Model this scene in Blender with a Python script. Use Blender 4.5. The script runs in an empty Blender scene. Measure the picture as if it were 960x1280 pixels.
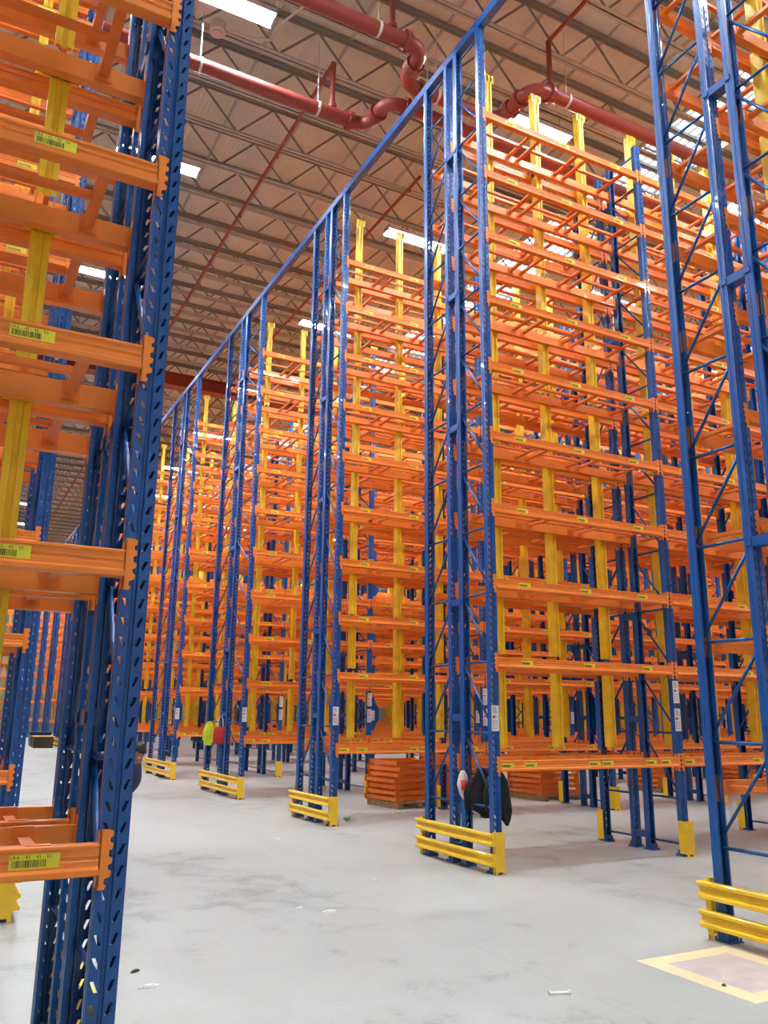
import bpy, bmesh, math, random
from mathutils import Matrix, Vector
random.seed(7)
S = bpy.context.scene
C = S.collection

# ------------------------------------------------------------------ materials
def lin(c):
    return tuple(((v / 255) / 12.92 if v / 255 <= .04045 else ((v / 255 + .055) / 1.055) ** 2.4) for v in c) + (1,)

def mat(name, rgb, rough=.5, metal=0., noise=.06, nscale=6., bump=0., spec=.5, coat=0.):
    m = bpy.data.materials.new(name); m.use_nodes = True
    nt = m.node_tree; b = nt.nodes['Principled BSDF']
    b.inputs['Roughness'].default_value = rough; b.inputs['Metallic'].default_value = metal
    b.inputs['Specular IOR Level'].default_value = spec
    b.inputs['Coat Weight'].default_value = coat
    tc = nt.nodes.new('ShaderNodeTexCoord')
    n = nt.nodes.new('ShaderNodeTexNoise'); n.inputs['Scale'].default_value = nscale; n.inputs['Detail'].default_value = 4
    r = nt.nodes.new('ShaderNodeValToRGB')
    c = lin(rgb)
    r.color_ramp.elements[0].position = .3; r.color_ramp.elements[1].position = .7
    r.color_ramp.elements[0].color = tuple(v * (1 - noise * 2) for v in c[:3]) + (1,)
    r.color_ramp.elements[1].color = tuple(min(1, v * (1 + noise)) for v in c[:3]) + (1,)
    nt.links.new(tc.outputs['Object'], n.inputs['Vector'])
    nt.links.new(n.outputs['Fac'], r.inputs['Fac']); nt.links.new(r.outputs['Color'], b.inputs['Base Color'])
    if bump:
        bp = nt.nodes.new('ShaderNodeBump'); bp.inputs['Strength'].default_value = bump; bp.inputs['Distance'].default_value = .01
        nt.links.new(n.outputs['Fac'], bp.inputs['Height']); nt.links.new(bp.outputs['Normal'], b.inputs['Normal'])
    return m

def emit(name, rgb, strength):
    m = bpy.data.materials.new(name); m.use_nodes = True
    nt = m.node_tree; nt.nodes.clear()
    e = nt.nodes.new('ShaderNodeEmission'); o = nt.nodes.new('ShaderNodeOutputMaterial')
    e.inputs['Color'].default_value = lin(rgb); e.inputs['Strength'].default_value = strength
    nt.links.new(e.outputs[0], o.inputs[0])
    return m

LIGHT = 545.
M = dict(
    blue=mat('blue_enamel', (0, 78, 150), .36, noise=.08, nscale=4, coat=.2),
    brace=mat('blue_tube_enamel', (26, 84, 144), .3, metal=.4, noise=.1, nscale=9),
    orange=mat('orange_enamel', (240, 135, 48), .38, noise=.05, nscale=5, coat=.15),
    orange2=mat('orange_support_enamel', (234, 124, 46), .45, noise=.06, nscale=7),
    yellow=mat('yellow_enamel', (252, 206, 44), .42, noise=.05, nscale=5, coat=.15),
    stop=mat('yellow_back_stop_enamel', (246, 206, 44), .45, noise=.07, nscale=6),
    label=mat('yellow_label_paper', (232, 222, 60), .6, noise=.03, nscale=20),
    ink=mat('black_ink', (48, 52, 18), .7, noise=.02),
    white=mat('white_sign', (232, 236, 238), .5, noise=.02),
    greyink=mat('grey_ink', (120, 124, 130), .7, noise=.02),
    redink=mat('red_ink', (196, 50, 60), .6, noise=.02),
    steel=mat('galvanised_truss_steel', (188, 198, 194), .5, metal=.05, noise=.08, nscale=3),
    darksteel=mat('grey_web_steel', (136, 142, 138), .55, metal=.05, noise=.08, nscale=3),
    red=mat('red_pipe_paint', (140, 60, 52), .42, noise=.06, nscale=3),
    bolt=mat('zinc_bolt', (190, 192, 190), .3, metal=.8, noise=.03),
    lamp_body=mat('white_lamp_housing', (222, 224, 222), .4, noise=.02),
    wood=mat('raw_skid_wood', (176, 140, 96), .8, noise=.15, nscale=14, bump=.3),
    darkwood=mat('dark_timber', (74, 58, 38), .85, noise=.2, nscale=12, bump=.4),
    card=mat('pale_board', (222, 190, 136), .8, noise=.08, nscale=9),
    black=mat('black_cloth', (26, 28, 34), .9, noise=.2, nscale=12, bump=.4),
    darkblue=mat('navy_plastic', (28, 40, 70), .5, noise=.1),
    vest=mat('lime_vest_cloth', (206, 226, 52), .8, noise=.08, nscale=12, bump=.3),
    redcloth=mat('red_bag_cloth', (196, 48, 46), .8, noise=.1, nscale=12, bump=.3),
    pinkcloth=mat('red_white_cloth', (226, 206, 202), .8, noise=.06, nscale=12),
    skin=mat('skin', (166, 112, 82), .55, noise=.06, nscale=20),
    hair=mat('dark_hair', (26, 22, 24), .6, noise=.2, nscale=60, bump=.4),
    shirt=mat('slate_work_jacket', (62, 66, 96), .85, noise=.1, nscale=14, bump=.3),
    trousers=mat('dark_work_trousers', (40, 44, 60), .85, noise=.1, nscale=14, bump=.3),
    paper=mat('paper_scrap', (238, 238, 232), .8, noise=.03),
    green=mat('green_scrap', (84, 196, 92), .6, noise=.1),
    olive=mat('olive_cloth', (84, 78, 50), .9, noise=.2, nscale=14, bump=.4),
    tube=emit('led_diffuser', (240, 248, 255), LIGHT),
    sky=emit('daylight_panel', (235, 244, 255), 5.0),
    paint_y=mat('cream_yellow_floor_paint', (240, 220, 176), .5, noise=.05, nscale=10),
    paint_p=mat('worn_pink_floor_paint', (206, 192, 188), .5, noise=.06, nscale=7),
)

def floor_material():
    m = bpy.data.materials.new('polished_concrete'); m.use_nodes = True
    nt = m.node_tree; b = nt.nodes['Principled BSDF']; L = nt.links.new
    tc = nt.nodes.new('ShaderNodeTexCoord')
    def noise(scale, detail, vec=None, dist=0):
        n = nt.nodes.new('ShaderNodeTexNoise'); n.inputs['Scale'].default_value = scale; n.inputs['Detail'].default_value = detail
        n.inputs['Distortion'].default_value = dist
        L(vec or tc.outputs['Object'], n.inputs['Vector']); return n
    mp = nt.nodes.new('ShaderNodeMapping'); mp.inputs['Scale'].default_value = (1.0, .45, 1)
    mp.inputs['Rotation'].default_value = (0, 0, .5)
    L(tc.outputs['Object'], mp.inputs['Vector'])
    big = noise(.55, 6, mp.outputs['Vector'], .8); mid = noise(2.6, 7, None, .6); fine = noise(26, 5)
    a = nt.nodes.new('ShaderNodeMix'); a.data_type = 'FLOAT'; a.inputs[0].default_value = .42
    L(big.outputs['Fac'], a.inputs[2]); L(mid.outputs['Fac'], a.inputs[3])
    a2 = nt.nodes.new('ShaderNodeMix'); a2.data_type = 'FLOAT'; a2.inputs[0].default_value = .14
    L(a.outputs[0], a2.inputs[2]); L(fine.outputs['Fac'], a2.inputs[3])
    r = nt.nodes.new('ShaderNodeValToRGB')
    r.color_ramp.elements[0].position = .33; r.color_ramp.elements[0].color = lin((116, 121, 119))
    r.color_ramp.elements[1].position = .66; r.color_ramp.elements[1].color = lin((180, 184, 180))
    e = r.color_ramp.elements.new(.45); e.color = lin((166, 170, 166))
    L(a2.outputs[0], r.inputs['Fac'])
    # saw-cut joints: a thin dark line every 6 m across and every 8.6 m along
    sep = nt.nodes.new('ShaderNodeSeparateXYZ'); L(tc.outputs['Object'], sep.inputs[0])
    def joint(sock, off, pitch, half):
        s = nt.nodes.new('ShaderNodeMath'); s.operation = 'ADD'; s.inputs[1].default_value = off + 600 * pitch; L(sock, s.inputs[0])
        w = nt.nodes.new('ShaderNodeMath'); w.operation = 'MODULO'; w.inputs[1].default_value = pitch; L(s.outputs[0], w.inputs[0])
        c = nt.nodes.new('ShaderNodeMath'); c.operation = 'LESS_THAN'; c.inputs[1].default_value = half; L(w.outputs[0], c.inputs[0])
        return c.outputs[0]
    j1 = joint(sep.outputs[0], 1.78, 6.0, .008); j2 = joint(sep.outputs[1], 6.2, 8.6, .008)
    mx = nt.nodes.new('ShaderNodeMath'); mx.operation = 'MAXIMUM'; L(j1, mx.inputs[0]); L(j2, mx.inputs[1])
    sc = nt.nodes.new('ShaderNodeMath'); sc.operation = 'MULTIPLY'; sc.inputs[1].default_value = .35; L(mx.outputs[0], sc.inputs[0])
    mix = nt.nodes.new('ShaderNodeMix'); mix.data_type = 'RGBA'; mix.inputs[7].default_value = lin((120, 118, 112))
    L(sc.outputs[0], mix.inputs[0]); L(r.outputs['Color'], mix.inputs[6]); L(mix.outputs[2], b.inputs['Base Color'])
    rr = nt.nodes.new('ShaderNodeMapRange'); rr.inputs[3].default_value = .34; rr.inputs[4].default_value = .56
    L(mid.outputs['Fac'], rr.inputs[0]); L(rr.outputs[0], b.inputs['Roughness'])
    return m
M['floor'] = floor_material()

def deck_material():
    m = mat('cream_roof_deck', (228, 238, 228), .7, noise=.05, nscale=1.2)
    nt = m.node_tree; b = nt.nodes['Principled BSDF']; L = nt.links.new
    tc = nt.nodes.new('ShaderNodeTexCoord'); w = nt.nodes.new('ShaderNodeTexWave'); w.wave_type = 'BANDS'; w.bands_direction = 'X'
    w.inputs['Scale'].default_value = 3.2
    L(tc.outputs['Object'], w.inputs['Vector'])
    bp = nt.nodes.new('ShaderNodeBump'); bp.inputs['Strength'].default_value = .35; bp.inputs['Distance'].default_value = .02
    L(w.outputs['Fac'], bp.inputs['Height']); L(bp.outputs['Normal'], b.inputs['Normal'])
    return m
M['deck'] = deck_material()
M['wallm'] = mat('painted_wall_panel', (206, 200, 190), .7, noise=.04, nscale=.5)

# ------------------------------------------------------------------ mesh building
class MB:
    def __init__(s): s.v = []; s.f = []; s.m = []
    def add(s, vs, fs, mi=0):
        o = len(s.v); s.v += [tuple(p) for p in vs]
        for f in fs: s.f.append(tuple(i + o for i in f)); s.m.append(mi)
    def box(s, x0, x1, y0, y1, z0, z1, mi=0):
        s.add([(x0, y0, z0), (x1, y0, z0), (x1, y1, z0), (x0, y1, z0), (x0, y0, z1), (x1, y0, z1), (x1, y1, z1), (x0, y1, z1)],
              [(0, 3, 2, 1), (4, 5, 6, 7), (0, 1, 5, 4), (1, 2, 6, 5), (2, 3, 7, 6), (3, 0, 4, 7)], mi)
    def prism(s, prof, a, b, axis='x', mi=0):
        """closed profile of (p, q) pairs swept from a to b along an axis"""
        n = len(prof)
        def pt(p, q, t): return {'x': (t, p, q), 'y': (p, t, q), 'z': (p, q, t)}[axis]
        vs = [pt(p, q, a) for p, q in prof] + [pt(p, q, b) for p, q in prof]
        fs = [(i, (i + 1) % n, n + (i + 1) % n, n + i) for i in range(n)] + [tuple(range(n))[::-1], tuple(range(n, 2 * n))]
        s.add(vs, fs, mi)
    def tube(s, p, q, r, n=8, mi=0):
        p = Vector(p); q = Vector(q); d = (q - p).normalized()
        u = d.orthogonal().normalized(); w = d.cross(u)
        vs = []
        for c in (p, q):
            for i in range(n):
                t = 2 * math.pi * i / n; vs.append(c + (u * math.cos(t) + w * math.sin(t)) * r)
        s.add(vs, [(i, (i + 1) % n, n + (i + 1) % n, n + i) for i in range(n)] + [tuple(range(n))[::-1], tuple(range(n, 2 * n))], mi)
    def path(s, pts, r, n=10, mi=0):
        """bent tube through points with one ring per point"""
        pts = [Vector(p) for p in pts]; rings = []; u = None
        for i, p in enumerate(pts):
            d = ((pts[i + 1] - p).normalized() if i < len(pts) - 1 else Vector()) + ((p - pts[i - 1]).normalized() if i else Vector())
            d.normalize()
            u = d.orthogonal().normalized() if u is None else (u - d * u.dot(d)).normalized()
            w = d.cross(u)
            rr = r[i] if isinstance(r, (list, tuple)) else r
            rings.append([p + (u * math.cos(2 * math.pi * k / n) + w * math.sin(2 * math.pi * k / n)) * rr for k in range(n)])
        vs = [p for ring in rings for p in ring]; fs = []
        for i in range(len(rings) - 1):
            for k in range(n):
                a = i * n + k; b = i * n + (k + 1) % n; fs.append((a, b, b + n, a + n))
        fs += [tuple(range(n))[::-1], tuple(range((len(rings) - 1) * n, len(rings) * n))]
        s.add(vs, fs, mi)
    def copy_of(s, other, x, y, z, rot=False):
        o = len(s.v)
        if rot: s.v += [(x - a, y - b, z + c) for a, b, c in other.v]
        else: s.v += [(x + a, y + b, z + c) for a, b, c in other.v]
        s.f += [tuple(i + o for i in f) for f in other.f]; s.m += other.m
    def mesh(s, name, *mats, smooth=False, fixn=False):
        me = bpy.data.meshes.new(name); me.from_pydata(s.v, [], s.f)
        for m in mats: me.materials.append(M[m] if isinstance(m, str) else m)
        if any(s.m): me.polygons.foreach_set('material_index', s.m)
        if smooth: me.polygons.foreach_set('use_smooth', [True] * len(me.polygons))
        if fixn:
            bm = bmesh.new(); bm.from_mesh(me); bmesh.ops.recalc_face_normals(bm, faces=bm.faces); bm.to_mesh(me); bm.free()
        me.update(); return me

def ob(name, me, parent=None, loc=(0, 0, 0), rz=0, rot=None):
    o = bpy.data.objects.new(name, me); C.objects.link(o)
    o.location = loc; o.rotation_euler = rot or (0, 0, rz)
    if parent: o.parent = parent
    return o
def tag(o, label, cat, group=None, kind=None):
    o['label'] = label; o['category'] = cat
    if group: o['group'] = group
    if kind: o['kind'] = kind
    return o
def thing(name, loc, label, cat, group=None, rz=0):
    return tag(ob(name, None, None, loc, rz), label, cat, group)
def struct(name, me, loc=(0, 0, 0)):
    o = ob(name, me, None, loc); o['kind'] = 'structure'; return o

# ------------------------------------------------------------------ measured layout
BAY = 2.74; CLEAR = BAY - .1
LEVELS = [1.02, 2.12] + [2.12 + .8825 * k for k in range(1, 9)]
H_END, H_MID = 10.57, 9.75
ROWS = [(-4.255, .61, .18), (0., .61, .18), (4.135, .6, .18), (8.40, 1.05, .30), (13.57, 1.17, .30)]
ROWS += [(18.85 + 5.2 * k, 1.08, .30) for k in range(7)]
NB = 11
RX = -4.70                                   # right face of the racks on the left

# ------------------------------------------------------------------ rack pieces (shared meshes)
def post_mesh(h, holes=True):
    b = MB(); p = .0762; n = int(h / p)
    if holes:
        for i in range(n):
            z0 = i * p; z1 = z0 + p
            for x0, x1, s in ((0., .04, 1), (.06, .1, -1)):
                cx = (x0 + x1) / 2; zc = (z0 + z1) / 2
                hw, hh, t = .0065, .019, .008 * -s
                hole = [(cx - hw - t, zc - hh), (cx + hw - t, zc - hh), (cx + hw + t, zc + hh), (cx - hw + t, zc + hh)]
                out = [(x0, z0), (x1, z0), (x1, z1), (x0, z1)]
                b.add([(x, 0, z) for x, z in out] + [(x, 0, z) for x, z in hole],
                      [(0, 1, 5, 4), (1, 2, 6, 5), (2, 3, 7, 6), (3, 0, 4, 7)])
        top = n * p
        if h > top + 1e-4:
            for x0, x1 in ((0., .04), (.06, .1)): b.add([(x0, 0, top), (x1, 0, top), (x1, 0, h), (x0, 0, h)], [(0, 1, 2, 3)])
    else:
        for x0, x1 in ((0., .04), (.06, .1)): b.add([(x0, 0, 0), (x1, 0, 0), (x1, 0, h), (x0, 0, h)], [(0, 1, 2, 3)])
    pl = [(.04, 0), (.045, .006), (.055, .006), (.06, 0)]
    for (x0, y0), (x1, y1) in zip(pl[:-1], pl[1:]):
        b.add([(x0, y0, 0), (x1, y1, 0), (x1, y1, h), (x0, y0, h)], [(0, 1, 2, 3)])
    for sx in (0, 1):
        pl = [(.1, 0), (.1, .026), (.096, .030), (.096, .040), (.1, .044), (.1, .07), (.082, .07)]
        if sx == 0: pl = [(.1 - x, y) for x, y in pl]
        for (x0, y0), (x1, y1) in zip(pl[:-1], pl[1:]):
            f = [(x0, y0, 0), (x1, y1, 0), (x1, y1, h), (x0, y0, h)]
            b.add(f if sx else f[::-1], [(0, 1, 2, 3)])
    me = b.mesh('upright_post', 'blue')
    bm = bmesh.new(); bm.from_mesh(me)
    bmesh.ops.remove_doubles(bm, verts=bm.verts, dist=1e-5)
    bmesh.ops.solidify(bm, geom=bm.faces[:], thickness=.003)
    bm.to_mesh(me); bm.free(); return me

def post_low(b, h, y, flip):
    """plain omega post in a merged mesh"""
    s = -1 if flip else 1
    b.box(0, .1, min(y, y + s * .006), max(y, y + s * .006), 0, h)
    for x0, x1 in ((0, .006), (.094, .1)): b.box(x0, x1, min(y, y + s * .085), max(y, y + s * .07), 0, h)

def brace_levels(h): return [.13] + [.65 + .768 * i for i in range(int((h - .9) / .768) + 1)] + [h - .12]
def tube_mesh(p, q):
    b = MB(); b.tube(p, q, .0135, 8); return b.mesh('brace', 'brace', smooth=True)
def brace_mb(d, h, mirrored, n=6, r=.0135):
    b = MB(); ya, yb = .03, d - .03
    zs = brace_levels(h)
    for z in zs: b.tube((.05, ya, z), (.05, yb, z), r, n)
    for z0, z1 in zip(zs[1:-2], zs[2:-1]):
        if mirrored: b.tube((.05, ya, z1 - .03), (.05, yb, z0 + .03), r, n)
        else: b.tube((.05, yb, z1 - .03), (.05, ya, z0 + .03), r, n)
    return b

def foot_mesh():
    b = MB(); b.box(-.02, .12, -.03, .12, 0, .008); b.box(-.004, .104, -.004, .09, .008, .07, 0)
    for x, y in ((-.008, .105), (.108, -.018)): b.tube((x, y, .008), (x, y, .03), .008, 6)
    return b.mesh('base_plate', 'blue')

def beam_mb(low=False):
    b = MB(); X = CLEAR
    if low:
        b.prism([(-.022, 0), (.04, 0), (.04, .11), (-.006, .11), (-.006, .032), (-.022, .022)], 0, X)
        for x0, x1 in ((-.04, 0), (X, X + .04)): b.box(x0, x1, -.01, -.004, -.045, .15)
        return b
    b.prism([(-.022, .004), (-.017, 0), (.042, 0), (.042, .11), (-.006, .11), (-.010, .107), (-.010, .098), (-.006, .094), (-.006, .068), (-.002, .064), (-.002, .056),
             (-.006, .052), (-.006, .032), (-.022, .022)], 0, X)
    # notched hook plates at both ends
    n = [(0, -.05), (.026, -.05), (.032, -.036), (.022, -.03), (.024, -.014), (.044, -.006), (.046, .012), (.034, .02), (.034, .034),
         (.046, .04), (.048, .058), (.034, .064), (.034, .084), (.046, .09), (.048, .108), (.036, .114), (.036, .128), (.046, .134),
         (.046, .152), (.03, .158), (0, .158)]
    for s in (-1, 1):
        pr = [(s * x + (0 if s < 0 else X), z) for x, z in n]
        b.prism(pr, -.008, -.003, 'y')
        x0 = -.004 if s < 0 else X - .001
        b.box(x0, x0 + .005, -.008, .05, -.045, .15)
    return b

def support_mb(d, low=False):
    """two cross bars, the centre bar between them and their hook plates; origin at the pallet centre on the front beam's face"""
    b = MB(); y0, y1 = .042, d - .042
    for x in (-.33, .33):
        b.box(x - .025, x + .025, y0, y1, .045, .075)
        if not low:
            for ya, yb in ((y0, y0 + .006), (y1 - .006, y1)):
                b.box(x - .042, x + .042, ya, yb, .02, .105)
            for ya, yb in ((y0 - .03, y0 + .004), (y1 - .004, y1 + .03)): b.box(x - .042, x + .042, ya, yb, .1101, .114)
    b.box(-.305, .305, d / 2 - .02, d / 2 + .02, .045, .075)
    return b

def stop_mb(h, low=False):
    """back stop: channel hanging below a bracket; origin at bracket underside, flue face"""
    b = MB()
    if low:
        b.box(-.045, .045, 0, .12, -h, 0); b.box(-.085, .085, -.004, .02, -.12, 0); return b
    pr = [(-.045, .12), (-.045, 0), (-.016, .0), (-.011, .014), (.011, .014), (.016, 0), (.045, 0), (.045, .12), (.041, .12), (.041, .004),
          (.018, .004), (.013, .018), (-.013, .018), (-.018, .004), (-.041, .004), (-.041, .12)]
    b.prism(pr, -h, 0, 'z')
    b.box(-.085, .085, .0, .006, -.13, -.005); b.box(-.085, -.045, .006, .08, -.012, -.005); b.box(.045, .085, .006, .08, -.012, -.005)
    for x in (-.065, .065): b.tube((x, -.008, -.06), (x, .014, -.06), .01, 6)
    return b

def guard_rail_mb(length):
    b = MB()
    b.prism([(0, .0), (-.05, .0), (-.056, .006), (-.056, .026), (-.026, .044), (-.026, .076), (-.056, .094), (-.056, .114), (-.05, .12), (0, .12)][::-1],
            0, length, 'y')
    return b

POST = {h: post_mesh(h) for h in (H_END, H_MID)}
FOOT = foot_mesh()
BEAM = beam_mb(); BEAM_L = beam_mb(True); BEAM_ME = BEAM.mesh('load_beam', 'orange')
cache = {}
def cached(key, fn):
    if key not in cache: cache[key] = fn()
    return cache[key]

STOP_X = (.63, 1.48, 2.33)
PAL_X = (.55, 1.37, 2.19)
SUP_X = (.54, 1.37, 2.20)

def label_mesh(text):
    """yellow rack label: paper, bar code and its printed location code"""
    b = MB(); w, h = .168, .05
    b.box(-w / 2, w / 2, -.0012, 0, 0, h, 0)
    rnd = random.Random(text); x = -w / 2 + .008
    while x < w / 2 - .05:
        bw = rnd.choice((.0012, .002, .0032)); b.box(x, x + bw, -.0018, -.0012, .006, .031, 1); x += bw + rnd.choice((.0014, .0022, .003))
    if text:
        cu = bpy.data.curves.new('code', 'FONT'); cu.body = text; cu.size = .017; cu.extrude = 0; cu.align_x = 'CENTER'; cu.space_character = 1.1
        to = bpy.data.objects.new('code', cu); C.objects.link(to); bpy.context.view_layer.update()
        tm = to.evaluated_get(bpy.context.evaluated_depsgraph_get()).to_mesh()
        vs = [(-.012 + v.co.x, -.002, .0345 + v.co.y) for v in tm.vertices]
        b.add(vs, [tuple(p.vertices) for p in tm.polygons], 1)
        to.to_mesh_clear(); bpy.data.objects.remove(to); bpy.data.curves.remove(cu)
    return b.mesh('barcode_label', 'label', 'ink')

def sign_mesh():
    b = MB(); b.box(0, .095, -.003, 0, 0, .27, 0)
    rnd = random.Random(3)
    for i in range(5): b.box(.012, .012 + rnd.uniform(.04, .07), -.0036, -.003, .245 - i * .014, .251 - i * .014, 1)
    b.box(.012, .05, -.0036, -.003, .135, .165, 2); b.box(.056, .08, -.0036, -.003, .15, .156, 1)
    for i in range(4):
        b.box(.014, .034, -.0036, -.003, .1 - i * .025, .112 - i * .025, 1); b.box(.042, .08, -.0036, -.003, .102 - i * .025, .108 - i * .025, 1)
    return b.mesh('load_sign', 'white', 'greyink', 'redink')

# ------------------------------------------------------------------ a rack row
def rack(y0, d, fl, side, index, nb, detail, label, x0=None):
    """side +1: bays run to +x from x=0; side -1: bays run to -x from RX. detail: 2 near, 1 middle, 0 far"""
    if x0 is None: x0 = -.05 if side > 0 else RX - .1 - nb * BAY
    root = thing('pallet_rack', (x0, y0, 0), label, 'pallet rack', 'double-sided pallet rack rows')
    ends = (0,) if side > 0 else (nb,)
    D = 2 * d + fl
    order = list(range(nb + 1)) if side > 0 else list(range(nb, -1, -1))
    bays = list(range(nb)) if side > 0 else list(range(nb - 1, -1, -1))
    # upright frames
    for n, k in enumerate(order):
        h = H_END if k in ends else H_MID
        for fi, (ya, mir) in enumerate(((0, False), (d + fl, True))):
            full = detail and n < (2 if detail == 2 else 1)
            if full:
                f = ob('upright_frame', None, root, (k * BAY, ya, 0))
                ob('upright_post', POST[h], f, (0, 0, 0)); ob('upright_post', POST[h], f, (.1, d, 0), math.pi)
                ob('base_plate', FOOT, f, (0, 0, 0)); ob('base_plate', FOOT, f, (.1, d, 0), math.pi)
                zs = brace_levels(h)
                hm = cached(('hb', d), lambda: tube_mesh((0, .03, 0), (0, d - .03, 0)))
                dm = cached(('db', d, mir), lambda: tube_mesh((0, .03 if mir else d - .03, .738), (0, d - .03 if mir else .03, .03)))
                for z in zs: ob('horizontal_brace', hm, f, (.05, 0, z))
                for z in zs[1:-2]: ob('diagonal_brace', dm, f, (.05, 0, z))
            else:
                def far_frame():
                    b = brace_mb(d, h, mir, 4, .016); post_low(b, h, 0, False); post_low(b, h, d, True)
                    b.box(-.02, .12, -.03, .12, 0, .008); b.box(-.02, .12, d - .12, d + .03, 0, .008)
                    return b.mesh('far_frame', 'blue')
                ob('upright_frame', cached(('far', d, h, mir), far_frame), root, (k * BAY, ya, 0))
        if n < 5:
            for z in (.14, 1.54, 2.87, 5.06, 6.88, 9.0):
                me = cached(('spacer', fl), lambda: (lambda b: (b.box(.0, .1, -.012, fl + .012, 0, .075), b.box(-.012, 0, -.05, .0, .012, .06),
                                                                b.box(-.012, 0, fl, fl + .05, .012, .06))[0] or b.mesh('row_spacer', 'blue'))(MB()))
                if detail or n == 0: ob('row_spacer', me, root, (k * BAY, d, z))
    # beams, pallet supports and back stops, nearest bays first
    beams, sups, stops = [], [], []
    for k in bays:
        bx = k * BAY + .1
        for li, z in enumerate(LEVELS):
            beams += [(bx, 0, z, False, li, k), (bx + CLEAR, d, z, True, li, k), (bx, d + fl, z, False, li, k), (bx + CLEAR, D, z, True, li, k)]
            for px in SUP_X:
                sups += [(k * BAY + px, 0, z), (k * BAY + px, d + fl, z)]
    for k in bays:
        for li, z in enumerate(LEVELS):
            top = LEVELS[li + 1] if li < 9 else 10.45
            for px in STOP_X: stops.append((k * BAY + px, d + .5 * (fl - .12), top + .13, li))
    cap = (0, 60, 100)[detail]
    near_bays = bays[:2]
    for i, (x, y, z, r, li, k) in enumerate(beams[:cap]):
        o = ob('load_beam', BEAM_ME, root, (x, y, z), math.pi if r else 0)
        if y == 0 and k in near_bays:
            xs = [.10, .41, 1.32, 1.52, 2.20, 2.44] if li == 0 else [.40, 1.31, 2.23]
            if side < 0: xs = [v - .02 for v in xs]
            for q, lx in enumerate(xs):
                if side < 0 and index == 0:
                    me = cached(('lab', li), lambda: label_mesh('LRA - 45 - 45 - %02d' % (li + 1)))
                else:
                    me = cached(('lab', 'plain', q % 3), lambda: label_mesh('' ))
                ob('barcode_label', me, o, (lx, -.0062, .038))
    rest = beams[cap:]
    def rest_beams():
        b = MB()
        for x, y, z, r, li, k in rest: b.copy_of(BEAM_L, x, y, z, r)
        return b.mesh('load_beams_rest', 'orange')
    if rest:
        o = ob('load_beam', cached(('rb', d, fl, nb, cap, side), rest_beams), root); o['kind'] = 'stuff'
    cap = (0, 60, 100)[detail]
    sm = cached(('sup', d), lambda: support_mb(d).mesh('pallet_support', 'orange2'))
    for x, y, z in sups[:cap]: ob('pallet_support', sm, root, (x, y, z))
    rs = sups[cap:]
    def rest_sup():
        b = MB(); low = support_mb(d, True)
        for x, y, z in rs: b.copy_of(low, x, y, z)
        return b.mesh('pallet_supports_rest', 'orange2')
    if rs:
        o = ob('pallet_support', cached(('rs', d, fl, nb, cap, side), rest_sup), root); o['kind'] = 'stuff'
    cap = (0, 45, 100)[detail]
    def stop_h(li): return 1.02 if li == 0 else (1.38 if li == 9 else .80)
    for x, y, z, li in stops[:cap]:
        hh = stop_h(li)
        ob('back_stop', cached(('stop', hh), lambda: stop_mb(hh).mesh('back_stop', 'stop')), root, (x, y, z))
    rt = stops[cap:]
    def rest_stop():
        b = MB()
        for x, y, z, li in rt: b.copy_of(cached(('stl', li), lambda: stop_mb(stop_h(li), True)), x, y, z)
        return b.mesh('back_stops_rest', 'stop')
    if rt:
        o = ob('back_stop', cached(('rt', d, fl, nb, cap, side), rest_stop), root); o['kind'] = 'stuff'
    # load signs on the aisle faces
    sg = cached('sign', sign_mesh)
    for n, k in enumerate(order[:4] if detail else []):
        if side < 0: continue
        ob('load_sign', sg, root, (k * BAY + .002, -.001, 1.44))
        if n == 1: ob('load_sign', sg, root, (k * BAY + .002, -.001, 1.775))
    return root

right_labels = [
    'blue and orange rack row cut off by the right edge of the photo',
    'large orange and blue rack row in the middle, nearest the open floor',
    'second rack row, one aisle behind the large middle row',
    'deep rack row with a lime vest and red bag hung on its end',
    'deep rack row whose small end guard is the farthest in plain view']
for i, (y, d, fl) in enumerate(ROWS):
    lab = right_labels[i] if i < 5 else 'far orange rack row on the right, %s one beyond the farthest guard in plain view' % (
        'first', 'second', 'third', 'fourth', 'fifth', 'sixth', 'seventh')[i - 5]
    det = 2 if i in (0, 1, 2) else (1 if i in (3, 4) else 0)
    rack(y, d, fl, 1, i, 3 if i == 0 else NB, det, lab)
rack(55.6, 1.08, .30, 1, 13, 16, 0, 'farthest orange rack row, closing off the end of the cross aisle', x0=-11.0)
left_labels = ['close rack on the left edge with yellow location labels on its orange beams',
               'left-hand rack row one aisle behind the close labelled rack',
               'left-hand rack row two aisles behind the close labelled rack',
               'left-hand deep rack row three aisles behind the close labelled rack']
for i, (y, d, fl) in enumerate(ROWS[:9]):
    lab = left_labels[i] if i < 4 else 'distant left-hand rack row, %s aisles behind the close labelled rack' % (
        'four', 'five', 'six', 'seven', 'eight')[i - 4]
    rack(y, d, fl, -1, i, 2, 2 if i == 0 else (1 if i < 3 else 0), lab)

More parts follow.
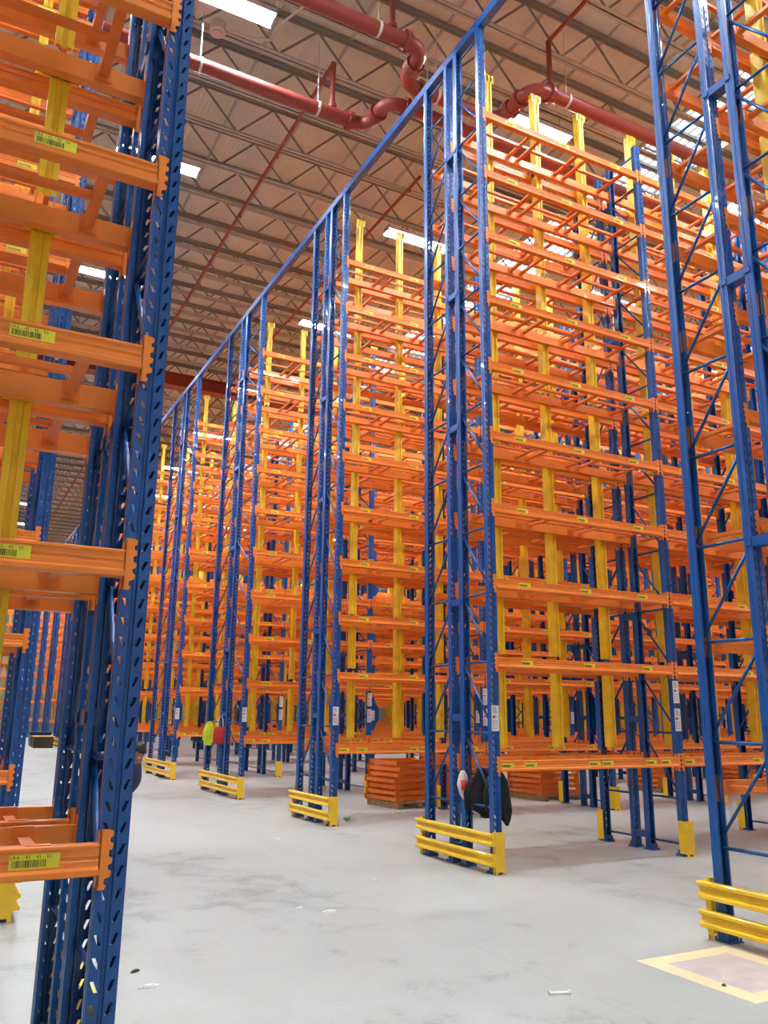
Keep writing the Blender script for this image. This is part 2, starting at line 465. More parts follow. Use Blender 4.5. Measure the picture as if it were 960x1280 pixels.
# ------------------------------------------------------------------ tie beams across the aisles at the frame tops
def tie(y0, y1, lab):
    b = MB(); b.prism([(0, 0), (.1, 0), (.1, .02), (.02, .02), (.02, .1), (.1, .1), (.1, .12), (0, .12)], y0, y1, 'y')
    for y in (y0 + .06, y1 - .06): b.tube((-.012, y, .06), (.004, y, .06), .012, 6)
    tag(ob('tie_beam', b.mesh('tie_beam', 'blue'), None, (-.05, 0, H_END)), lab, 'beam', 'blue tie beams over the aisles')
names = ['blue overhead tie beam running from the cut-off right row to the middle row',
         'blue overhead tie beam from the middle row top to the second row',
         'blue overhead tie beam from the second row top to the vest-hung deep row',
         'blue overhead tie beam from the vest-hung row to the next deep row',
         'blue overhead tie beam leaving the row with the smallest visible guard']
for i in range(11):
    lab = names[i] if i < 5 else 'far blue overhead tie beam, number %s counting away along the aisle ends' % (
        'six', 'seven', 'eight', 'nine', 'ten', 'eleven')[i - 5]
    tie(ROWS[i][0], ROWS[i + 1][0], lab)

# ------------------------------------------------------------------ end guards and column protectors
def guard(i, side, lab):
    y, d, fl = ROWS[i]; D = 2 * d + fl
    root = thing('rack_end_guard', (-.05 if side > 0 else RX, y, 0), lab, 'rack guard', 'yellow guards at the rack ends')
    rail = cached(('rail', D), lambda: guard_rail_mb(D + .17).mesh('guard_rail', 'yellow'))
    def end_plate():
        b = MB()
        b.prism([(-.03, -.072), (.085, -.072), (.085, -.066), (-.024, -.066), (-.024, -.02), (-.03, -.02)], .03, .42, 'z')
        b.box(-.03, .0, -.072, -.066, 0, .03); b.box(.06, .085, -.072, -.066, 0, .03)
        b.box(-.03, -.024, -.045, -.02, 0, .03)
        return b.mesh('end_plate', 'yellow')
    ep = cached('guard_plate', end_plate)
    for z in (.085, .285):
        if side > 0: ob('guard_rail', rail, root, (-.03, -.07, z))
        else: ob('guard_rail', rail, root, (.03, D + .10, z), math.pi)
    for far in (0, 1):
        o = ob('end_plate', ep, root, (0, D if far else 0, 0))
        o.scale = (side, -1 if far else 1, 1)
gl = ['yellow two-rail guard at the lower right edge beside the painted floor square',
      'yellow two-rail guard at the foot of the large middle row',
      'yellow two-rail guard at the foot of the second row, near the green scrap',
      'yellow two-rail guard below the hanging lime vest',
      'small yellow two-rail guard beside the near left post, farthest one in plain view']
for i in range(10):
    guard(i, 1, gl[i] if i < 5 else 'tiny distant yellow rack end guard, %s beyond the farthest plain one' % (
        'first', 'second', 'third', 'fourth', 'fifth')[i - 5])
for i in range(3):
    guard(i, -1, ['yellow guard at the foot of the close labelled rack on the left',
                  'yellow guard plate low on the left edge under the bottom labelled beam',
                  'yellow guard on the third left rack row, hidden low behind the left racks'][i])

def protector_mesh():
    b = MB()
    b.prism([(-.02, -.07), (.11, -.07), (.11, -.064), (-.014, -.064), (-.014, .05), (-.02, .05)], .03, .40, 'z')
    b.box(-.02, .015, -.07, -.064, 0, .03); b.box(.075, .11, -.07, -.064, 0, .03)
    b.box(-.03, .12, -.1, -.064, 0, .006)
    return b.mesh('column_protector', 'yellow')
PM = protector_mesh()
ordn = ['first', 'second', 'third', 'fourth', 'fifth', 'sixth', 'seventh', 'eighth']
rown = ['cut-off right row', 'large middle row', 'second row', 'vest-hung row', 'smallest-guard row']
for i in range(5):
    y, d, fl = ROWS[i]; D = 2 * d + fl
    for k in range(1, (2, 3, 4, 5, 6)[i] + 1):
        for far in (0, 1):
            if i == 0 and not far: continue
            o = ob('column_protector', PM, None, (k * BAY - .05, y + (D if far else 0), 0))
            if far: o.scale = (1, -1, 1)
            tag(o, 'yellow protector on the %s of the %s, %s post from its guard' % (
                'rear' if far else 'front', rown[i], ordn[k - 1]), 'post protector', 'yellow post protectors')

# ------------------------------------------------------------------ building shell
XL, XR, YN, YF, ZD = -16., 33., -14., 64., 13.55
b = MB(); b.box(XL, XR, YN, YF, -.2, 0); struct('floor', b.mesh('floor', 'floor'))
SKY = [(6.7, 8.2), (17.4, 18.9), (28.1, 29.6), (-8.0 - 6.7 + 2.0, -11.2)]
SKY = [s for s in SKY if s[0] > XL]
SKY.sort()
b = MB(); x = XL
for a, c in SKY + [(XR, XR)]:
    if a > x: b.box(x, a, YN, YF, ZD, ZD + .12)
    x = c
struct('ceiling', b.mesh('ceiling', 'deck'))
SKY_SEG = [(-12., 17.), (19., 60.)]
n = 0
for a, c in SKY:
    n += 1
    b = MB()
    y = YN
    b.box(a, c, YN, YF, ZD + .1, ZD + .12, 0)
    o = struct('window_%d' % n, b.mesh('skylight', 'sky'))
    b = MB()
    x = a + .1
    while x < c: b.box(x, x + .04, YN, YF, ZD + .02, ZD + .08); x += .21
    y = YN + .5
    while y < YF: b.box(a, c, y, y + .06, ZD - .02, ZD + .02); y += 1.13
    f = ob('skylight_ribs', b.mesh('skylight_ribs', 'steel'), o)
for nm, bx in (('wall_left', (XL - .2, XL, YN, YF)), ('wall_right', (XR, XR + .2, YN, YF)), ('wall_front', (XL, XR, YN - .2, YN)), ('wall_back', (XL, XR, YF, YF + .2))):
    b = MB(); b.box(*bx, -.2, ZD + .12); struct(nm, b.mesh(nm, 'wallm'))

# roof trusses, parallel to the rack beams
ZB = 12.62; TD = .86
def truss_meshes():
    x0, x1 = XL + .02, XR - .02
    t = MB(); t.box(x0, x1, -.06, .06, ZD - .08, ZD - .004)
    t.box(x0, x1, -.012, .012, ZD - .12, ZD - .08)
    lo = MB()
    for s in (-1, 1):
        a, c = sorted((s * .012, s * .07))
        lo.box(x0, x1, a, c, ZB, ZB + .012)
        a, c = sorted((s * .012, s * .022)); lo.box(x0, x1, a, c, ZB, ZB + .075)
    w = MB(); p = .72; x = x0 + .1; i = 0
    while x + p < x1:
        za, zb = (ZB + .05, ZD - .1) if i % 2 == 0 else (ZD - .1, ZB + .05)
        w.tube((x, 0, za), (x + p, 0, zb), .022, 6); x += p; i += 1
    return t.mesh('top_chord', 'darksteel'), lo.mesh('bottom_chord', 'steel'), w.mesh('truss_web', 'darksteel')
TM = truss_meshes()
y = 3.90 - 1.132 * 15
while y < YF - .3:
    o = tag(ob('roof_truss', TM[1], None, (0, y, 0)), 'grey steel lattice roof truss running crosswise under the roof deck', 'roof truss', 'steel roof trusses')
    ob('top_chord', TM[0], o); ob('truss_web', TM[2], o)
    y += 1.132

# roof purlins running away along the deck: slender seams seen between the trusses
b = MB(); x = XL + 1.0
while x < XR - .5:
    if not any(a - .1 < x < c + .1 for a, c in SKY): b.box(x, x + .05, YN, YF, ZD - .035, ZD - .002)
    x += 1.35
struct('trim_1', b.mesh('deck_seams', 'steel'))

# red-brown girder across the far roof
b = MB(); gy = 18.55
b.prism([(gy - .16, 12.16), (gy + .16, 12.16), (gy + .16, 12.18), (gy + .012, 12.18), (gy + .012, 12.58), (gy + .16, 12.58), (gy + .16, 12.60),
         (gy - .16, 12.60), (gy - .16, 12.58), (gy - .012, 12.58), (gy - .012, 12.18), (gy - .16, 12.18)][::-1], XL + .01, XR - .01)
tag(ob('roof_girder', b.mesh('roof_girder', 'red')), 'red-brown steel girder crossing the far roof below the trusses', 'girder')

# ------------------------------------------------------------------ sprinkler mains
def main_pipe(pts, r, lab, elbows, risers, straps, capend=None):
    root = thing('sprinkler_pipe', pts[0], lab, 'pipe')
    off = Vector(pts[0])
    b = MB()
    P = [Vector(p) - off for p in pts]
    fine = [P[0]]
    for i in range(1, len(P) - 1):          # round the corners
        a, c, e = P[i - 1], P[i], P[i + 1]
        da = (a - c).normalized(); de = (e - c).normalized(); R = .30
        for t in range(7):
            t /= 6; fine.append((c + da * R) * (1 - t) ** 2 + c * 2 * t * (1 - t) + (c + de * R) * t ** 2)
    fine.append(P[-1])
    b.path(fine, r, 18)
    ob('pipe', b.mesh('pipe', 'red', smooth=True), root)
    for i in elbows:
        c = P[i]
        for nb_ in (P[i - 1], P[i + 1]):
            u = (nb_ - c).normalized(); q = c + u * .34
            fb = MB(); fb.tube(q - u * .035, q + u * .035, r + .045, 16)
            for k in range(8):
                a = u.orthogonal().normalized(); w = u.cross(a); t = k * math.pi / 4
                v = q + (a * math.cos(t) + w * math.sin(t)) * (r + .03); fb.tube(v - u * .06, v + u * .06, .014, 5)
            ob('flange', fb.mesh('flange', 'red'), root)
    for (x, y, z, z2) in risers:
        rb = MB(); p = Vector((x, y, z)) - off
        rb.tube(p, p + Vector((0, 0, z2 - z)), .045, 10); rb.tube(p + Vector((0, 0, r)), p + Vector((0, 0, r + .07)), .075, 10)
        ob('riser', rb.mesh('riser', 'red', smooth=False), root)
    for (x, y, z) in straps:
        sb = MB(); p = Vector((x, y, z)) - off
        sb.tube(p + Vector((-.02, 0, 0)), p + Vector((.02, 0, 0)), r + .012, 18)
        sb.tube(p + Vector((0, 0, r)), p + Vector((0, 0, ZB - z)), .008, 6)
        ob('pipe_strap', sb.mesh('pipe_strap', 'lamp_body'), root)
    return root

zp = 11.3; ZR = 12.3
def branch(x, ya, yb, z):
    return (x, ya, yb, z)
main_pipe([(-15.5, 1.35, zp), (-.05, 1.35, zp), (-.05, 2.1, zp), (1.82, 2.1, zp), (1.82, 1.17, zp), (32.5, 1.17, zp)], .11,
          'thick red sprinkler main with bolted elbows, the upper of two beside the tie beam', (1, 2, 3, 4),
          [(-.62, 1.35, zp, ZR), (1.62 + .55, 1.17, zp, ZR)], [(-.85, 1.35, zp), (.6, 2.1, zp), (2.5, 1.17, zp), (8, 1.17, zp), (-3.1, 1.35, zp)])
main_pipe([(-15.5, 3.27, zp), (-.06, 3.27, zp), (-.06, 2.55, zp), (32.5, 2.55, zp)], .11,
          'thick red sprinkler main stepping sideways, the lower of two beside the tie beam', (1, 2),
          [(-.72, 3.27, zp, ZR)], [(-.98, 3.27, zp), (.7, 2.55, zp), (-2.95, 3.27, zp), (6, 2.55, zp)])
for x, ya, yb, lab in ((-.72, 3.27, 62., 'thin red sprinkler branch running away from the lower red main between trusses'),
                       (2.1, 5.2, 62., 'thin red sprinkler branch under the roof above the middle rack rows'),
                       (-.62, -12., 1.35, 'thin red sprinkler branch overhead running back from the upper red main'),
                       (2.17, -12., 1.17, 'thin red sprinkler branch at the top right, feeding the upper main near the elbow')):
    b = MB(); b.tube((0, 0, 0), (0, yb - ya, 0), .035, 8)
    yy = .4
    while yy < yb - ya - .2:
        b.tube((0, yy, -.09), (0, yy, 0), .016, 6); b.tube((0, yy, -.1), (0, yy, -.09), .03, 8); yy += 2.26
    tag(ob('sprinkler_branch', b.mesh('sprinkler_branch', 'red'), None, (x, ya, ZR)), lab, 'pipe')

# ------------------------------------------------------------------ lamps
def lamp_meshes():
    h = MB(); h.prism([(-.16, 0), (.16, 0), (.16, .03), (.06, .09), (-.06, .09), (-.16, .03)], -.80, .80)
    for x in (-.8, .79): h.box(x, x + .01, -.165, .165, -.03, .092)
    for yy in (-.165, .157): h.box(-.8, .8, yy, yy + .008, -.062, .03)  # side skirts, added to narrow the lamp's spread and firm up the beam shadows
    d = MB(); [d.box(xa, xb, ya, yb, -.012, -.001) for xa, xb in ((-.78, -.02), (.02, .78)) for ya, yb in ((-.12, -.06), (.06, .12))]
    w = MB()
    for x in (-.6, .6): w.tube((x, 0, .08), (x, 0, .42), .006, 5); w.box(x - .03, x + .03, -.03, .03, .085, .1)
    return h.mesh('housing', 'lamp_body'), d.mesh('diffuser', 'tube'), w.mesh('hanger', 'bolt')
LH, LD, LW = lamp_meshes()
AISLES = [-6.2, -1.45, 2.77, 7.05, 12.1] + [18.0 + 5.2 * k - .35 for k in range(8)]
for a, y in enumerate(AISLES):
    for i in range(-2, 5):
        x = 3.13 + 5.9 * i
        if x < XL + 1: continue
        near = (a == 2 and i == -1)
        lab = 'bright linear lamp at the top left with white electric boxes beside it' if near else \
              'bright white linear lamp hanging under the trusses between two rack rows'
        o = tag(ob('ceiling_light', None, None, (x, y, 12.2)), lab, 'lamp', None if near else 'linear lamps under the roof')
        ob('housing', LH, o); ob('diffuser', LD, o); ob('hanger', LW, o)

# white electric boxes and conduit beside the first lamp
b = MB(); b.prism([(-.16, 0), (-.09, -.14), (.09, -.14), (.16, 0), (.09, .14), (-.09, .14)], 0, .16, 'z')
tag(ob('junction_box', b.mesh('junction_box', 'lamp_body'), None, (-2.98, 3.05, 12.2)), 'white six-sided electric box beside the first overhead lamp', 'electric box')
b = MB(); b.tube((0, 0, 0), (0, .0, .16), .13, 16); b.tube((0, 0, -.03), (0, 0, 0), .08, 12)
tag(ob('junction_box', b.mesh('junction_box_round', 'lamp_body', smooth=False), None, (-2.67, 3.47, 12.2)), 'white round electric box hanging just below the six-sided one', 'electric box')
b = MB(); b.path([(-1.60, 2.2, 12.2), (-1.85, 2.88, 12.2), (-1.84, 3.2, 12.2), (-2.17, 3.33, 12.2), (-2.48, 3.43, 12.28)], .022, 8)
tag(ob('cable_conduit', b.mesh('cable_conduit', 'lamp_body'), None), 'white cable conduit bent round the end of the first overhead lamp', 'conduit')

# ------------------------------------------------------------------ stacks of orange supports on wooden skids
def stack(x, y, n, rz, where, idx):
    sk = MB()
    for xx in (-.42, 0, .42): sk.box(xx - .05, xx + .05, -.52, .52, 0, .085)
    for j in range(8): sk.box(-.5, .5, -.52 + j * .136, -.43 + j * .136, .085, .107)
    tag(ob('wooden_skid', sk.mesh('wooden_skid', 'wood'), None, (x, y, 0), rz), 'low wooden skid under the orange stack %s' % where, 'skid')
    rnd = random.Random(idx)
    def frame_mesh():
        b = MB()
        for xx in (-.44, .44):
            b.box(xx - .03, xx + .03, -.50, .50, .02, .075)
            for yy in (-.5, .5): b.box(xx - .06, xx + .06, yy - .007, yy + .007, 0, .098)
        for yy in (-.16, .16): b.box(-.41, .41, yy - .02, yy + .02, .02, .07)
        for yy in (-.494, .494): b.box(-.38, .38, yy - .004, yy + .004, .03, .09)
        return b.mesh('stack_frame', 'orange2')
    me = cached('stackframe', frame_mesh)
    for k in range(n):
        o = ob('support_frame', me, None, (x + rnd.uniform(-.03, .03), y + rnd.uniform(-.025, .025), .107 + k * .101), rz + rnd.uniform(-.06, .06))
        tag(o, 'orange steel support frame lying in the stack %s' % where, 'steel frame', 'orange support frames stacked %s' % where)
stack(2.38, 6.25, 7, .08, 'left of the middle row posts, lower one', 1)
stack(3.62, 6.45, 9, -.05, 'behind the middle row posts, taller one', 2)
stack(5.68, 6.35, 8, .06, 'under the middle row beam', 3)
stack(9.35, 6.85, 8, -.05, 'behind the second posts of the middle row', 4)
stack(12.1, 6.9, 8, .1, 'far right, behind the cut-off rack posts', 5)

# ------------------------------------------------------------------ far things in the gap between the left racks
b = MB()
for i in range(5):
    for j in range(4): b.box(-.42 + j * .21, -.23 + j * .21, -.5, .5, .02 + i * .095, .11 + i * .095)
b.box(-.42, .41, -.45, -.35, 0, .02); b.box(-.42, .41, .35, .45, 0, .02)
t = thing('timber_bundle', (-.83, 34.0, 0), 'dark timber bundle with a pale board on top, far off between the left racks', 'timber bundle')
ob('timber', b.mesh('timber', 'darkwood'), t)
b = MB(); b.box(-.47, .45, -.52, .52, .495, .515); ob('cover_board', b.mesh('cover_board', 'card'), t)
b = MB(); b.prism([(-.4, 0), (.4, 0), (.46, .62), (-.46, .62)], -.5, .5, 'y'); b.box(-.48, .48, -.53, .53, .58, .64)
tag(ob('storage_bin', b.mesh('storage_bin', 'darkblue'), None, (-.75, 36.2, 0)), 'dark blue bin behind the timber bundle, far off between the left racks', 'bin')
t = thing('pallet_truck', (.62, 38.1, 0), 'small yellow pallet truck far off between the left racks', 'pallet truck', rz=.5)
b = MB(); b.box(-.27, -.11, -.5, .55, .06, .12); b.box(.11, .27, -.5, .55, .06, .12); b.prism([(-.27, .06), (.27, .06), (.2, .42), (-.2, .42)], -.72, -.5, 'y')
ob('fork_body', b.mesh('fork_body', 'yellow'), t)
b = MB(); b.tube((0, -.65, .4), (0, -.85, 1.1), .02, 8); b.path([(-.12, -.86, 1.12), (-.12, -.88, 1.25), (.12, -.88, 1.25), (.12, -.86, 1.12), (-.12, -.86, 1.12)], .014, 6)
ob('handle', b.mesh('handle', 'lamp_body'), t)
for x in (-.19, .19):
    b = MB(); b.tube((x - .03, .45, .05), (x + .03, .45, .05), .05, 12); ob('wheel', b.mesh('wheel', 'black'), t)
b = MB(); b.tube((-.05, -.62, .09), (.05, -.62, .09), .09, 14); ob('wheel', b.mesh('wheel_steer', 'black'), t)

# ------------------------------------------------------------------ cloth things hung on the racks
def cloth(name, outline, thick, folds, material, loc, rz, label, cat, seed=0, extra=None):
    """hanging garment: outline = rows of (z, left, right); a closed, folded shell with real thickness"""
    b = MB(); n = 22; rnd = random.Random(seed); ph = [rnd.uniform(0, 6.28) for _ in range(3)]
    rows = []
    zs = [outline[0][0] + (outline[-1][0] - outline[0][0]) * i / 26 for i in range(27)]
    for z in zs:
        for (za, la, ra), (zb, lb, rb) in zip(outline[:-1], outline[1:]):
            if za >= z - 1e-9 and z + 1e-9 >= zb: break
        t = (za - z) / (za - zb) if za != zb else 0
        l, r = la + (lb - la) * t, ra + (rb - ra) * t
        g = (zs[0] - z) / (zs[0] - zs[-1])
        ring = []
        for i in range(n):
            a = 2 * math.pi * i / n
            u = (math.cos(a) + 1) / 2
            xx = l + (r - l) * u
            f = folds * (.35 + g) * (math.sin(7 * u + ph[0] + g * 1.5) * .6 + math.sin(13 * u + ph[1]) * .4)
            th = thick * (.55 + .6 * math.sin(math.pi * min(1, g * 1.15 + .12)))
            ring.append((xx, math.sin(a) * th + f, z))
        rows.append(ring)
    vs = [p for r in rows for p in r]; fs = []
    for i in range(len(rows) - 1):
        for k in range(n):
            a = i * n + k; c = i * n + (k + 1) % n; fs.append((a, a + n, c + n, c))
    fs += [tuple(range(n)), tuple(range((len(rows) - 1) * n, len(rows) * n))[::-1]]
    b.add(vs, fs)
    o = ob(name, b.mesh(name, material, smooth=True), None, loc, rz)
    tag(o, label, cat)
    return o
# dark jackets hung on the end frame of the middle row
def sleeves(j, spec):
    for top, mid, low in spec:
        b = MB(); b.path([top, mid, low], [.045, .046, .036], 10); ob('sleeve', b.mesh('sleeve', 'black', smooth=True), j)
j = cloth('jacket', [(1.03, .0, .07), (.99, -.03, .12), (.9, -.05, .17), (.72, -.05, .195), (.60, -.02, .21), (.52, .08, .19), (.455, .13, .16)], .035, .014, 'black',
          (.06, .14, 0), -.25, 'black jacket on the front post of the middle row, its hem showing to the right', 'jacket', 1)
b = MB(); b.path([(.04, 0, 1.0), (.04, .0, 1.06), (.0, .0, 1.09)], .008, 6); ob('hanging_loop', b.mesh('hanging_loop', 'black'), j)
sleeves(j, [((-.02, .01, .95), (-.06, .03, .78), (-.05, .03, .6))])
j = cloth('jacket', [(1.04, .0, .06), (.98, -.03, .12), (.86, -.08, .17), (.7, -.11, .21), (.6, -.10, .235), (.56, .0, .20), (.51, .04, .12)], .04, .016, 'black',
          (.04, .40, 0), -.55, 'black jacket behind the diagonal brace, on the inner posts of the middle row', 'jacket', 2)
sleeves(j, [((-.05, .0, .93), (-.12, .03, .76), (-.12, .03, .6)), ((.13, .0, .92), (.19, .04, .78), (.19, .04, .64))])
bag = cloth('cloth_bag', [(1.0, .0, .04), (.95, -.03, .07), (.85, -.05, .08), (.74, -.02, .09), (.66, .05, .09)], .035, .018, 'pinkcloth',
          (-.085, .555, 0), -.6, 'white and red cloth bag hanging between the inner posts of the middle row', 'bag', 3)
b = MB(); b.tube((.03, -.05, .80), (.03, -.04, .90), .03, 10); ob('red_patch', b.mesh('red_patch', 'redcloth', smooth=True), bag)
# lime vest and red bag at the end of the third row
cloth('safety_vest', [(1.42, -.03, .05), (1.36, -.08, .09), (1.2, -.13, .13), (1.05, -.14, .12), (.92, -.06, .06)], .05, .014, 'vest',
      (-.06, 10.55, 0), -.6, 'lime yellow safety vest hanging on the end posts of a deep rack row', 'vest', 4)
bg = cloth('red_bag', [(1.32, -.09, .09), (1.30, -.12, .12), (1.15, -.135, .135), (1.03, -.13, .13), (.98, -.1, .1)], .07, .008, 'redcloth',
      (-.07, 9.72, 0), -.5, 'red bag hanging beside the lime safety vest', 'bag', 5)
b = MB(); b.path([(-.06, 0, 1.31), (-.04, 0, 1.48), (.02, 0, 1.56), (.05, 0, 1.48), (.06, 0, 1.31)], .012, 6); ob('strap', b.mesh('strap', 'lamp_body'), bg)
b = MB(); b.box(-.075, .075, -.075, -.06, 1.05, 1.2); ob('pocket', b.mesh('pocket', 'redcloth'), bg)
b = MB(); b.box(-.06, .06, -.006, 0, 0, .32, 0); b.box(-.042, .042, -.009, -.006, .02, .30, 1); b.box(-.012, .012, -.011, -.009, .05, .27, 0)
tag(ob('notice_sign', b.mesh('notice_sign', 'redink', 'white'), None, (-.012, 9.82, 1.60), -math.pi / 2), 'red-edged white notice above the red bag', 'sign')
# ------------------------------------------------------------------ floor paint and litter
b = MB(); W, Hh, q = .86, .95, .14
b.box(-1.0, -1.0 + W, -3.93, -3.93 + q, 0, .0015, 0); b.box(-1.0, -1.0 + W, -2.98 - q, -2.98, 0, .0015, 0)
b.box(-1.0, -1.0 + q, -3.93 + q, -2.98 - q, 0, .0015, 0); b.box(-1.0 + W - q, -1.0 + W, -3.93 + q, -2.98 - q, 0, .0015, 0)
b.box(-1.0 + q, -1.0 + W - q, -3.93 + q, -2.98 - q, 0, .0012, 1)
tag(ob('floor_marking', b.mesh('floor_marking', 'paint_y', 'paint_p')), 'cream-edged pink square painted on the floor by the lower right guard', 'floor marking')
def scrap(x, y, w, h, rz, m, lab, cat='scrap', seed=0):
    rnd = random.Random(seed + 11); b = MB(); n = 9
    top = [(math.cos(2 * math.pi * i / n) * w * rnd.uniform(.75, 1.1), math.sin(2 * math.pi * i / n) * h * rnd.uniform(.75, 1.1)) for i in range(n)]
    b.prism(top, 0.0, .006, 'z'); b.prism([(u * .6, v * .6) for u, v in top], .006, .012, 'z')
    tag(ob('paper_scrap' if m in ('paper', 'card') else 'floor_scrap', b.mesh('scrap', m), None, (x, y, 0), rz), lab, cat)
b = MB(); b.box(-.055, .055, -.012, .012, 0, .014); b.tube((-.055, 0, .011), (-.066, 0, .011), .015, 8); b.tube((.055, 0, .011), (.066, 0, .011), .015, 8)
tag(ob('plastic_stick', b.mesh('plastic_stick', 'paper'), None, (-1.92, -3.3, 0), -.35), 'small white stick lying on the concrete near the bottom edge', 'litter')
scrap(-2.28, -.79, .07, .05, .2, 'paper', 'white paper scrap on the open floor, largest one in the middle', seed=1)
scrap(-2.47, -.57, .06, .02, .5, 'paper', 'thin white paper strip just left of the largest paper scrap', seed=2)
scrap(-1.22, 3.27, .09, .03, .1, 'paper', 'faint white scrap on the floor left of the second row guard', seed=3)
scrap(-1.3, .26, .03, .03, 0, 'paper', 'tiny white crumb of litter on the floor before the middle row', seed=4)
scrap(-4.07, -1.76, .05, .02, .7, 'olive', 'dark curled leaf-like scrap beside the close left post', seed=5)
scrap(-4.06, -2.1, .07, .03, 0, 'paper', 'pale scrap beside the foot of the close left post', seed=6)
scrap(-4.35, 2.6, .12, .03, .3, 'olive', 'brown scrap on the floor seen between the left racks', seed=7)
scrap(-.9, -3.62, .02, .015, .3, 'olive', 'small dark crumb on the painted floor square', seed=8)
b = MB()
for i in range(7):
    a = i * .9; b.path([(0, 0, .01), (.03 * math.cos(a), .03 * math.sin(a), .04), (.055 * math.cos(a + .3), .055 * math.sin(a + .3), .02 + .01 * i)], .011, 6)
tag(ob('floor_scrap', b.mesh('green_scrap', 'green'), None, (.42, 4.55, 0)), 'crumpled bright green scrap on the floor right of the second row guard', 'litter')

# ------------------------------------------------------------------ the person bending behind the close left post
def skin_mesh(name, verts, edges, radii, root, sub=2):
    me = bpy.data.meshes.new(name); me.from_pydata(verts, edges, [])
    o = bpy.data.objects.new(name, me); C.objects.link(o)
    sk = o.modifiers.new('skin', 'SKIN'); sv = me.skin_vertices[0].data
    for i, r in enumerate(radii): sv[i].radius = (r, r) if not isinstance(r, tuple) else r
    sv[root].use_root = True; sk.use_smooth_shade = True
    ss = o.modifiers.new('sub', 'SUBSURF'); ss.levels = sub; ss.render_levels = sub
    bpy.context.view_layer.update()
    ev = o.evaluated_get(bpy.context.evaluated_depsgraph_get())
    out = bpy.data.meshes.new_from_object(ev); bpy.data.objects.remove(o); bpy.data.meshes.remove(me)
    return out
PERSON = (-3.62, 2.25, 0); PZ = -.95
def person():
    # local frame: +x = the way the person faces, y = left, z up; bent forward over the work
    V, E, R = [], [], []
    def pt(p, r, link=None):
        V.append(p); R.append(r)
        if link is not None: E.append((link, len(V) - 1))
        return len(V) - 1
    pel = pt((-.10, 0, .90), (.15, .12)); w = pt((.0, 0, 1.0), (.15, .115), pel); ch = pt((.13, 0, 1.10), (.17, .12), w)
    sh = pt((.22, 0, 1.17), (.13, .09), ch); nk = pt((.29, 0, 1.19), .058, sh); hd0 = pt((.34, 0, 1.185), .062, nk)
    for s in (1, -1):
        a = pt((.20, s * .17, 1.14), .066, sh); el = pt((.20, s * .25, .86), .05, a); wr = pt((.10, s * .20, .70), .036, el)
        hnd = pt((.065, s * .185, .65), (.03, .042), wr); pm = pt((.04, s * .18, .605), (.022, .045), hnd)
        for f, (dy, ln) in enumerate(((-.033, .068), (-.011, .078), (.011, .074), (.033, .058))):
            b0 = pt((.03, s * .18 + dy, .58), .0095, pm); b1 = pt((.035, s * .18 + dy * 1.1, .58 - ln * .5), .009, b0)
            pt((.05, s * .18 + dy * 1.1, .58 - ln), .0075, b1)
        t0 = pt((.075, s * .18 - s * .05, .615), .011, hnd); pt((.09, s * .18 - s * .055, .575), .009, t0)
        hp = pt((-.10, s * .09, .84), .105, pel); kn = pt((.02, s * .11, .47), .066, hp); an = pt((-.06, s * .11, .10), .045, kn)
        pt((.10, s * .12, .045), .042, an)
    me = skin_mesh('person', V, E, R, 0)
    for m in ('skin',): me.materials.append(M[m])
    root = ob('person', me, None, PERSON, PZ)
    tag(root, 'person with dark hair in a slate jacket bending down behind the close left post', 'person')
    # head: shaped sphere with brow, nose, lips, chin, eyes and ears, bowed forward
    hb = bmesh.new(); bmesh.ops.create_uvsphere(hb, u_segments=28, v_segments=20, radius=1)
    for v in hb.verts:
        x, y, z = v.co
        jaw = max(0, -z)
        X = x * .098; Y = y * .076 * (1 - .28 * jaw); Z = z * .118
        if x > 0: X += .012 * jaw * (x ** 2)
        nose = math.exp(-((y / .16) ** 2)) * math.exp(-(((z + .12) / .18) ** 2)) * (x > .5)
        X += .024 * nose
        X += .008 * math.exp(-((y / .35) ** 2)) * math.exp(-(((z + .5) / .08) ** 2)) * (x > .4)
        X -= .008 * math.exp(-(((abs(y) - .38) / .16) ** 2)) * math.exp(-(((z - .1) / .12) ** 2)) * (x > .4)
        v.co = (X, Y, Z)
    hm = bpy.data.meshes.new('head'); hb.to_mesh(hm); hb.free(); hm.materials.append(M['skin'])
    hm.polygons.foreach_set('use_smooth', [True] * len(hm.polygons))
    tilt = Matrix.Translation((.40, 0, 1.165)) @ Matrix.Rotation(math.radians(38), 4, 'Y')
    def part(nm, me_, mtx): o = ob(nm, me_, root); o.matrix_local = mtx; return o
    head = part('head', hm, tilt)
    for s in (1, -1):
        b = MB(); b.path([(-.005, s * .074, .025), (-.018, s * .088, .02), (-.02, s * .09, -.01), (-.005, s * .076, -.03)], [.01, .012, .011, .008], 8)
        ob('ear', b.mesh('ear', 'skin', smooth=True), head)
        e = bmesh.new(); bmesh.ops.create_uvsphere(e, u_segments=12, v_segments=8, radius=.0115)
        em = bpy.data.meshes.new('eye'); e.to_mesh(em); e.free(); em.materials.append(M['white']); ob('eye', em, head, (.08, s * .03, .012))
    hb = bmesh.new(); bmesh.ops.create_uvsphere(hb, u_segments=28, v_segments=20, radius=1)
    kill = [v for v in hb.verts if (v.co.x > .45 and v.co.z < .42) or v.co.z < -.42 or (v.co.x > .15 and v.co.z < -.02)]
    bmesh.ops.delete(hb, geom=kill, context='VERTS')
    for v in hb.verts:
        x, y, z = v.co; k = 1 + .04 * math.sin(9 * y + 7 * z) * math.cos(8 * x)
        v.co = (x * .108 * k - .006, y * .088 * k, z * .128 * k + .004)
    bmesh.ops.solidify(hb, geom=hb.faces[:], thickness=.012)
    hm = bpy.data.meshes.new('hair'); hb.to_mesh(hm); hb.free(); hm.materials.append(M['hair'])
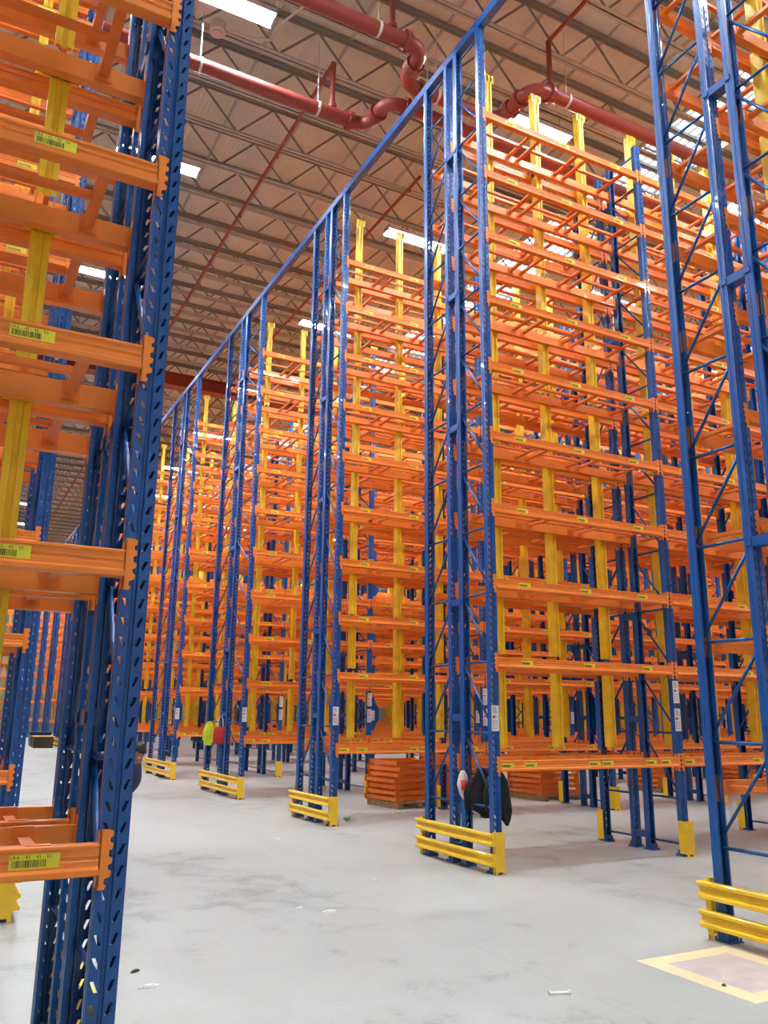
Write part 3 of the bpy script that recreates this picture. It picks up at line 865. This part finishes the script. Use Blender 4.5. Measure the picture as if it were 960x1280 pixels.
    hm.polygons.foreach_set('use_smooth', [True] * len(hm.polygons)); part('hair', hm, tilt)
    # jacket (torso and sleeves, open loose hem), trousers and shoes over the body
    V.clear(); E.clear(); R.clear()
    p0 = pt((-.13, 0, .84), (.19, .16)); p1 = pt((.0, 0, 1.0), (.18, .14), p0); p2 = pt((.13, 0, 1.105), (.195, .14), p1); p3 = pt((.23, 0, 1.17), (.14, .105), p2)
    for s in (1, -1):
        a = pt((.20, s * .175, 1.14), .086, p3); el = pt((.20, s * .252, .86), .07, a); pt((.12, s * .208, .73), .052, el)
    jm = skin_mesh('jacket_shell', V, E, R, 0); jm.materials.append(M['shirt']); ob('jacket', jm, root)
    V.clear(); E.clear(); R.clear()
    p0 = pt((-.10, 0, .90), (.165, .135))
    for s in (1, -1):
        hp = pt((-.10, s * .09, .82), .118, p0); kn = pt((.02, s * .11, .47), .085, hp); pt((-.055, s * .11, .12), .07, kn)
    tm = skin_mesh('trousers_shell', V, E, R, 0); tm.materials.append(M['trousers']); ob('trousers', tm, root)
    for s in (1, -1):
        b = MB(); b.prism([(-.13, 0), (.17, 0), (.175, .03), (.15, .07), (.04, .10), (-.01, .14), (-.12, .14), (-.14, .05)], s * .12 - .05, s * .12 + .05, 'y')
        ob('shoe', b.mesh('shoe', 'black'), root)
person()

# ------------------------------------------------------------------ camera, exposure
cam = bpy.data.cameras.new('camera'); co = bpy.data.objects.new('camera', cam); C.objects.link(co)
yaw, pitch, roll = .4851, .2400, .0102
f = Vector((math.sin(yaw) * math.cos(pitch), math.cos(yaw) * math.cos(pitch), math.sin(pitch)))
r = Vector((math.cos(yaw), -math.sin(yaw), 0)); u = r.cross(f)
r2 = r * math.cos(roll) + u * math.sin(roll); u2 = u * math.cos(roll) - r * math.sin(roll)
m = Matrix((r2, u2, -f)).transposed().to_4x4(); m.translation = (-5.4037, -7.6167, 1.6)
co.matrix_world = m
cam.sensor_fit = 'VERTICAL'; cam.sensor_height = 36; cam.lens = 1035.5 / 1280 * 36; cam.clip_start = .05; cam.clip_end = 300
S.camera = co
w = bpy.data.worlds.new('world'); S.world = w; w.use_nodes = True
w.node_tree.nodes['Background'].inputs[0].default_value = (.9, .95, 1, 1); w.node_tree.nodes['Background'].inputs[1].default_value = .0
vs = S.view_settings; vs.view_transform = 'Standard'; vs.look = 'None'; vs.gamma = 1; vs.use_curve_mapping = False; vs.exposure = .22
cy = S.cycles
cy.use_denoising = True; cy.max_bounces = 7; cy.diffuse_bounces = 4; cy.glossy_bounces = 3; cy.transmission_bounces = 2; cy.use_light_tree = True
cy.sample_clamp_indirect = 6.; cy.caustics_reflective = False; cy.caustics_refractive = False
